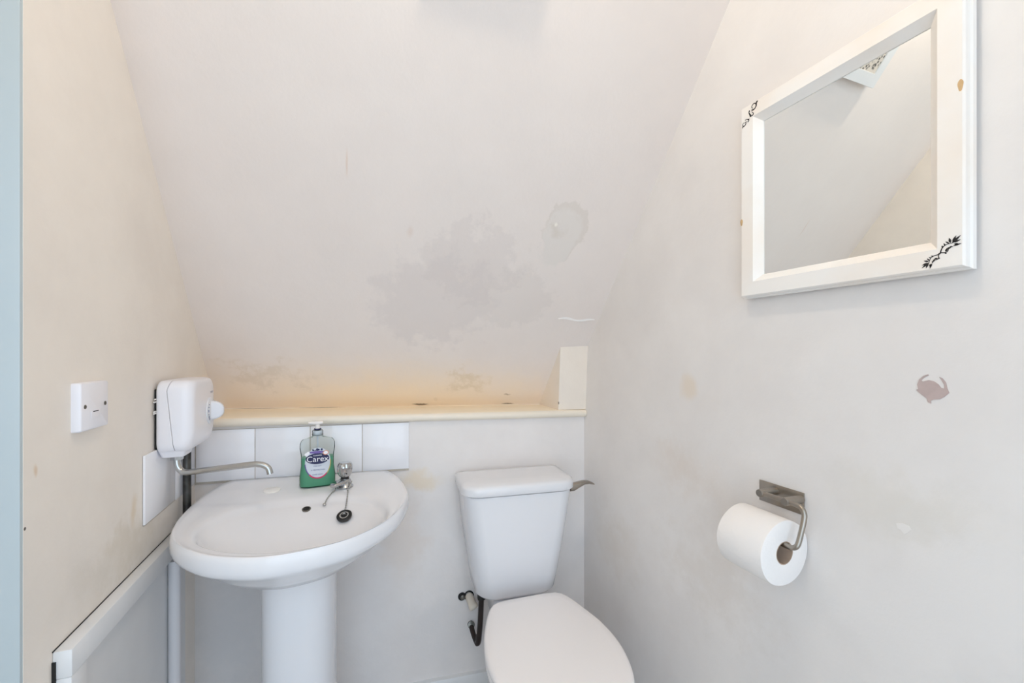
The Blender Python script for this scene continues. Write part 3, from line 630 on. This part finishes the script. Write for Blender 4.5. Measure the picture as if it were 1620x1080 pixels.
# pipework on the back wall left of the toilet
t = thing('supply_pipe', 'blackened bent water pipe running from under the cistern into the wall', 'pipe', W(0.838, 0, 0), -AL)
mb = MB(); P_ = [(-0.0065, -0.085, 0.384), (-0.0075, -0.083, 0.34), (-0.010, -0.079, 0.28), (-0.0125, -0.074, 0.240)]
mb.tube(spline(P_, 16, closed=False), 0.0088, 14); mb.build('pipe', 'black_pipe', t)
mb = MB(); mb.tube(spline([(-0.0125, -0.0735, 0.245), (-0.0145, -0.071, 0.222), (-0.0180, -0.060, 0.214), (-0.024, -0.03, 0.226), (-0.027, -0.001, 0.238)], 18, closed=False), [0.0095] * 8 + [0.008] * 10, 14); mb.build('elbow', 'black_pipe', t)
mb = MB(); mb.lathe([(0, 0.0005), (0.012, 0.0005), (0.012, 0.010), (0, 0.012)], (-0.0265, 0, 0.238), (0, -1, 0.3), 20); mb.build('wall_nut', 'screw', t)
mb = MB(); mb.lathe([(0, 0.0), (0.0145, 0.0), (0.0145, 0.014), (0, 0.014)], (-0.0065, -0.085, 0.368), (0, 0, 1), 6); mb.build('connector_nut', 'rubber', t, ang=15)
t = thing('overflow_elbow', 'off-white plastic overflow fitting under the cistern left of black pipe', 'pipe fitting', W(0.835, 0, 0), -AL)
mb = MB(); mb.tube(spline([(-0.030, -0.003, 0.336), (-0.027, -0.022, 0.330), (-0.022, -0.036, 0.320), (-0.018, -0.042, 0.312)], 14, closed=False), [0.0135] * 8 + [0.0155, 0.016, 0.0158, 0.0148, 0.013, 0.008], 18); mb.build('elbow', 'push_fit', t)
mb = MB(); mb.lathe([(0.012, 0.0003), (0.0165, 0.0003), (0.0165, 0.002), (0.012, 0.002)], (-0.030, 0, 0.337), (0, -1, 0), 24, caps=False); mb.build('hole_edge', 'dark', t)
t = thing('capped_pipe', 'small dark capped pipe stub in the back wall left of cistern base', 'pipe fitting', W(0.7815, 0, 0.337), -AL)
mb = MB(); mb.lathe([(0, 0.0003), (0.0135, 0.0003), (0.0135, 0.0025), (0.009, 0.003), (0, 0.003)], (0, 0, 0), (0, -1, 0), 24); mb.build('collar', 'dark', t)
mb = MB(); mb.lathe([(0, 0.0025), (0.0085, 0.0025), (0.008, 0.010), (0.004, 0.013), (0, 0.013)], (0.001, 0, 0.0), (0, -1, 0), 20); mb.build('cap', 'screw', t)

# ---------------------------------------------------------------- toilet roll and its holder
t = thing('toilet_roll_holder', 'brushed steel toilet roll holder with bent bar on the right wall', 'toilet roll holder', (XR, 0.622, 0.875))
mb = MB(); mb.box((-0.0030, -0.0475, -0.0210), (-0.0003, 0.0475, 0.0210), 0.0008); mb.build('backplate', 'steel', t)
for yy in (0.011, -0.042):
    mb = MB(); mb.lathe([(0, 0.0025), (0.0075, 0.0025), (0.0075, 0.046), (0.0068, 0.0475), (0, 0.0475)], (0, yy, 0.0085), (-1, 0, 0), 24); mb.build('post', 'steel', t)
mb = MB(); rl = (0.740 - XR, 0.0)
pts = [(-0.0405, 0.011, 0.0085), (-0.0405, -0.02, 0.0085), (-0.0405, -0.042, 0.0085), (-0.0405, -0.058, 0.0085), (-0.0408, -0.0695, 0.0065), (-0.0420, -0.0755, 0.0000), (-0.0440, -0.0778, -0.010), (-0.0520, -0.0780, -0.034), (-0.0590, -0.0775, -0.053), (-0.0615, -0.0740, -0.0600), (-0.0620, -0.066, -0.0632), (-0.0620, -0.05, -0.0636), (-0.0620, 0.0, -0.0636), (-0.0620, 0.040, -0.0636)]
mb.tube(spline(pts, 80, closed=False), 0.0046, 16); mb.build('bar', 'steel', t)
t = thing('toilet_roll', 'full white toilet roll hanging on the bent steel bar', 'toilet roll', (0.7385, 0.567, 0.7962))
mb = MB(); RO, RI, LN = 0.0590, 0.0208, 0.100
prof = [(RI, 0.001), (RO - 0.003, 0.0), (RO - 0.0005, 0.001), (RO, 0.004), (RO + 0.0004, LN / 2), (RO, LN - 0.004), (RO - 0.0005, LN - 0.001), (RO - 0.003, LN), (RI, LN - 0.001), (RI, 0.001)]
n = 72; rings = []
for r_, h_ in prof:
    rings.append([(r_ * (1 + (0.012 * math.sin(2 * a + 0.5) + 0.006 * math.sin(5 * a) if r_ > 0.04 else 0)) * math.cos(a), h_, r_ * (1 + (0.012 * math.sin(2 * a + 0.5) + 0.006 * math.sin(5 * a) if r_ > 0.04 else 0)) * math.sin(a)) for a in [2 * PI * k / n for k in range(n)]])
mb.loft(rings, False, False); mb.build('paper', 'paper', t, ang=50)
mb = MB(); pr = [(RI - 0.0012, 0.0008), (RI + 0.0002, 0.0008), (RI + 0.0002, LN - 0.0008), (RI - 0.0012, LN - 0.0008), (RI - 0.0012, 0.0008)]
mb.loft([[(r_ * math.cos(2 * PI * k / 40), h_, r_ * math.sin(2 * PI * k / 40)) for k in range(40)] for r_, h_ in pr], False, False); mb.build('cardboard_core', 'card', t)

# ---------------------------------------------------------------- mirror
MY0, MY1, MZ0, MZ1 = 0.333, 0.6955, 1.2725, 1.674
my, mz = (MY0 + MY1) / 2, (MZ0 + MZ1) / 2; hw, hz = (MY1 - MY0) / 2, (MZ1 - MZ0) / 2
t = thing('mirror', 'rectangular mirror in whitewashed wooden frame with black leaf stencils', 'mirror', (XR, my, mz))
mb = MB()
def mr_(x, ins): return [(x, -(hw - ins), -(hz - ins)), (x, (hw - ins), -(hz - ins)), (x, (hw - ins), (hz - ins)), (x, -(hw - ins), (hz - ins))]
mb.loft([mr_(-0.006, 0.006), mr_(-0.006, 0.0), mr_(-0.0145, 0.0), mr_(-0.0165, 0.0025), mr_(-0.0250, 0.0030), mr_(-0.0280, 0.0052), mr_(-0.0280, 0.0320), mr_(-0.0262, 0.0335), mr_(-0.0145, 0.0455), mr_(-0.006, 0.0455)], False, False)
mb.build('frame', 'frame', t, ang=20)
mb = MB(); mb.box((-0.0130, -(hw - 0.0440), -(hz - 0.0440)), (-0.0095, hw - 0.0440, hz - 0.0440)); mb.build('mirror_glass', 'mirror', t, smooth=False)
mb = MB(); mb.box((-0.0094, -(hw - 0.02), -(hz - 0.02)), (-0.0008, hw - 0.02, hz - 0.02)); mb.build('backing', 'knot', t)
# stencilled sprigs: (start, end) in wall coordinates (Y, Z)
def sprig(name, st, en, flip, curl=False):
    mb = MB(); st, en = Vector((st[0] - my, st[1] - mz)), Vector((en[0] - my, en[1] - mz)); d = en - st; Lg = d.length; u = d / Lg; v = Vector((-u.y, u.x)) * flip
    P = lambda a, b: st + u * (a * Lg) + v * (b * Lg)
    def flat(poly): mb.loft([[(-0.0279, p.x, p.y) for p in poly], [(-0.0284, p.x, p.y) for p in poly]])
    def leaf(a, b, ang, ln, wd):
        c0 = P(a, b); dv = u * math.cos(ang) + v * math.sin(ang); nv = Vector((-dv.y, dv.x))
        flat([c0 + dv * (ln * Lg * k) + nv * (wd * Lg * w) for k, w in ((0, 0.0), (0.25, 0.8), (0.5, 1), (0.8, 0.5), (1, 0.0), (0.8, -0.4), (0.5, -0.9), (0.25, -0.8))])
    def stroke(fn, w, n=18):
        c = [fn(i / n) for i in range(n + 1)]
        for i in range(n):
            tv = (c[i + 1] - c[i]).normalized(); nv = Vector((-tv.y, tv.x)) * (w * Lg * (1.15 - 0.7 * i / n))
            flat([c[i] + nv, c[i] - nv, c[i + 1] - nv * 0.95, c[i + 1] + nv * 0.95])
    if not curl:
        stroke(lambda t_: P(t_ * 0.62, 0.16 * math.sin(t_ * PI)), 0.022)
        stroke(lambda t_: P(0.05 + 0.30 * t_, -0.14 * math.sin(t_ * PI * 0.9)), 0.018)
        leaf(0.0, 0.0, 2.6, 0.08, 0.04)
        for a, b, an, ln, wd in ((0.58, 0.04, 0.05, 0.42, 0.055), (0.62, 0.06, 0.42, 0.30, 0.045), (0.62, 0.02, -0.40, 0.28, 0.045), (0.55, 0.08, 1.1, 0.25, 0.05), (0.50, 0.10, 1.7, 0.18, 0.035), (0.60, -0.05, -1.0, 0.22, 0.045), (0.52, -0.1, -0.5, 0.30, 0.04), (0.22, 0.14, 1.0, 0.12, 0.03), (0.36, 0.15, 1.4, 0.12, 0.03), (0.18, -0.10, 0.6, 0.18, 0.05), (0.30, -0.02, -0.5, 0.16, 0.045), (0.12, -0.1, -1.2, 0.1, 0.03), (0.42, -0.02, -0.9, 0.14, 0.03)): leaf(a, b, an, ln, wd)
    else:
        stroke(lambda t_: P(0.05 + 0.30 * t_, 0.22 * math.sin(t_ * PI)), 0.035)
        stroke(lambda t_: P(0.12 + 0.18 * t_, -0.24 * t_), 0.05)
        stroke(lambda t_: P(0.68 + (0.24 - 0.12 * t_) * math.cos(3.4 - t_ * 6.5), (0.24 - 0.12 * t_) * math.sin(3.4 - t_ * 6.5)), 0.040, 26)
        stroke(lambda t_: P(0.66 + 0.34 * t_, 0.22 - 0.10 * t_), 0.04)
        leaf(0.86, 0.1, 0.6, 0.2, 0.06); leaf(0.30, -0.2, -0.4, 0.16, 0.05); leaf(0.0, 0.0, 0.2, 0.2, 0.04)
    mb.build('leaf_stencil', 'ink', t, smooth=False)
sprig('leaf_stencil', (0.3615, 1.2975), (0.3385, 1.3165), -1); sprig('leaf_stencil', (0.3625, 1.2965), (0.3815, 1.2795), 1)
sprig('leaf_stencil', (0.6705, 1.6430), (0.6570, 1.6700), 1, True); sprig('leaf_stencil', (0.6715, 1.6415), (0.6900, 1.6330), -1, True)
def knot(y0, z0, ry, rz_, nm='wood_knot'):
    mb = MB(); mb.loft([[(x_, y0 - my + ry * math.cos(a) * (1 + 0.15 * math.sin(3 * a)), z0 - mz + rz_ * math.sin(a)) for a in [2 * PI * k / 24 for k in range(24)]] for x_ in (-0.0279, -0.02815)]); mb.build(nm, 'knot', t, smooth=False)['label'] = 'tan knot in the wood'
knot(0.3400, 1.520, 0.0030, 0.008); knot(0.6905, 1.432, 0.0030, 0.007)

# ---------------------------------------------------------------- bare patch of plaster on the right wall
mb = MB(); Y0, Z0 = 0.3838, 1.101
pp = [(-1.0, 0.10), (-0.86, 0.16), (-0.92, 0.42), (-0.80, 0.72), (-0.52, 0.96), (-0.24, 1.06), (-0.20, 1.0), (-0.48, 0.86), (-0.66, 0.68), (-0.56, 0.62), (-0.2, 0.72), (0.12, 0.66), (0.38, 0.50), (0.55, 0.30), (0.72, 0.28), (0.70, 0.5), (0.52, 0.80), (0.42, 0.94), (0.62, 0.86), (0.82, 0.62), (0.90, 0.28), (1.0, 0.05), (0.72, -0.20), (0.46, -0.36), (0.1, -0.40), (-0.06, -0.48), (-0.06, -0.66), (-0.26, -0.58), (-0.34, -0.36), (-0.66, -0.16)]
mb.loft([[(x_, -0.0195 * y_, 0.025 * z_) for y_, z_ in pp] for x_ in (-0.0002, -0.0007)])
o = mb.build('peeled_patch', 'plaster', smooth=False, loc=(XR, Y0, Z0)); tag(o, 'pinkish bare plaster patch where paint peeled off the right wall', 'peeled paint')
mb = MB(); mb.loft([[(x_, -y_ * 0.010, z_ * 0.010) for y_, z_ in ((-1, 0.5), (-0.2, 0.8), (0.6, 0.7), (1, 0.2), (0.5, -0.4), (0.1, -0.8), (-0.4, -0.3), (-0.8, -0.2))] for x_ in (-0.0002, -0.0008)])
o = mb.build('filler_spot', 'filler', smooth=False, loc=(XR, 0.4188, 0.8884)); tag(o, 'small white filler spot on right wall beyond the toilet roll', 'filler')
# lifted paint crack on the sloping ceiling by the right wall
mb = MB(); nS = Vector((-0.1522, -1, -0.812)).normalized(); ccen = spt(0.72, 1.2715)
top, bot = [], []
for i in range(15):
    f = i / 14; x_ = 0.656 + 0.128 * f; w = 0.0024 * math.sin(PI * min(1, f * 1.02)) * (1 + 0.5 * math.sin(9 * f)) + 0.0006
    zz = 1.2735 - 0.004 * f + 0.0030 * math.sin(8.5 * f)
    top.append(spt(x_, zz + w) - ccen + nS * 0.0002); bot.append(spt(x_, zz - w) - ccen + nS * 0.0035)
mb.loft([top, bot, [p - nS * 0.0008 for p in bot], [p - nS * 0.0001 for p in top]], False, False, closed=False)
tag(mb.build('paint_flake', 'filler', loc=ccen), 'lifted paint crack on sloping ceiling beside the right wall', 'peeled paint')

# ---------------------------------------------------------------- white framed panel on the slope (seen in the mirror)
uS = Vector((1, -0.1522, 0)).normalized(); nS = Vector((-0.1522, -1, -0.812)).normalized(); vS = uS.cross(nS) * -1
if vS.z < 0: vS = -vS
ra = math.radians(-5); uS2 = uS * math.cos(ra) + vS * math.sin(ra); vS2 = vS * math.cos(ra) - uS * math.sin(ra)
o0 = spt(0.142, 1.948)
t = thing('ceiling_panel', 'white framed speckled panel on sloping ceiling, seen only in the mirror', 'panel', o0)
fp = lambda u, v, w: uS2 * u + vS2 * v + nS * w
mb = MB()
def fr_(w, ins): return [fp(ins, ins, w), fp(0.21 - ins, ins, w), fp(0.21 - ins, 0.21 - ins, w), fp(ins, 0.21 - ins, w)]
mb.loft([fr_(0.0, 0.006), fr_(0.020, 0.006), fr_(0.020, 0.0), fr_(0.026, 0.0), fr_(0.026, 0.030), fr_(0.022, 0.032)], True, True); mb.build('frame', 'gloss', t, smooth=False)
mb = MB(); mb.loft([fr_(0.0222, 0.031), fr_(0.0240, 0.031)]); mb.build('speckled_panel', 'speckle', t, smooth=False)

# ---------------------------------------------------------------- lamp (above the picture)
LP = Vector((0.16, 0.46, 2.22))
t = thing('ceiling_lamp', 'bare bulb in white holder hanging above the picture', 'lamp', (LP.x, LP.y, CEIL))
mb = MB(); mb.lathe([(0, -0.0005), (0.045, -0.0005), (0.042, -0.018), (0.012, -0.026), (0, -0.026)], (0, 0, 0), (0, 0, 1), 28); mb.tube([(0, 0, -0.02), (0, 0, -0.12)], 0.004, 8); mb.lathe([(0, -0.12), (0.016, -0.12), (0.018, -0.172), (0, -0.172)], (0, 0, 0), (0, 0, 1), 24); mb.build('holder', 'holder', t)
mb = MB(); bmesh.ops.create_uvsphere(mb.bm, u_segments=24, v_segments=16, radius=0.026, matrix=Matrix.Translation((0, 0, LP.z - CEIL))); mb.build('bulb', 'bulb', t)

# ---------------------------------------------------------------- daylight
w = bpy.data.worlds.new('World'); bpy.context.scene.world = w; w.use_nodes = True
bg = w.node_tree.nodes['Background']; bg.inputs['Color'].default_value = (0.69, 0.84, 1.0, 1); bg.inputs['Strength'].default_value = 2.55
pd = bpy.data.lights.new('doorway_portal', 'AREA'); pd.shape = 'RECTANGLE'; pd.size = 1.32; pd.size_y = 2.1; pd.cycles.is_portal = True
po = bpy.data.objects.new('doorway_portal', pd); C.objects.link(po); po.location = (-0.04, -0.475, 1.05); po.rotation_euler = (math.radians(90), 0, 0)

# ---------------------------------------------------------------- camera
cam = bpy.data.cameras.new('Camera'); co = bpy.data.objects.new('Camera', cam); C.objects.link(co)
cam.sensor_width = 36; cam.lens = 690 / 1620 * 36; cam.shift_y = 17 / 1620; cam.clip_start = 0.01
co.location = (0, 0, H); co.rotation_euler = (math.radians(90), 0, -math.atan(257 / 690))
sc = bpy.context.scene; sc.camera = co
sc.view_settings.view_transform = 'Standard'; sc.view_settings.look = 'None'; sc.view_settings.gamma = 1; sc.view_settings.use_curve_mapping = False
sc.view_settings.exposure = 0.0
sc.cycles.max_bounces = 16; sc.cycles.diffuse_bounces = 10; sc.cycles.transparent_max_bounces = 16
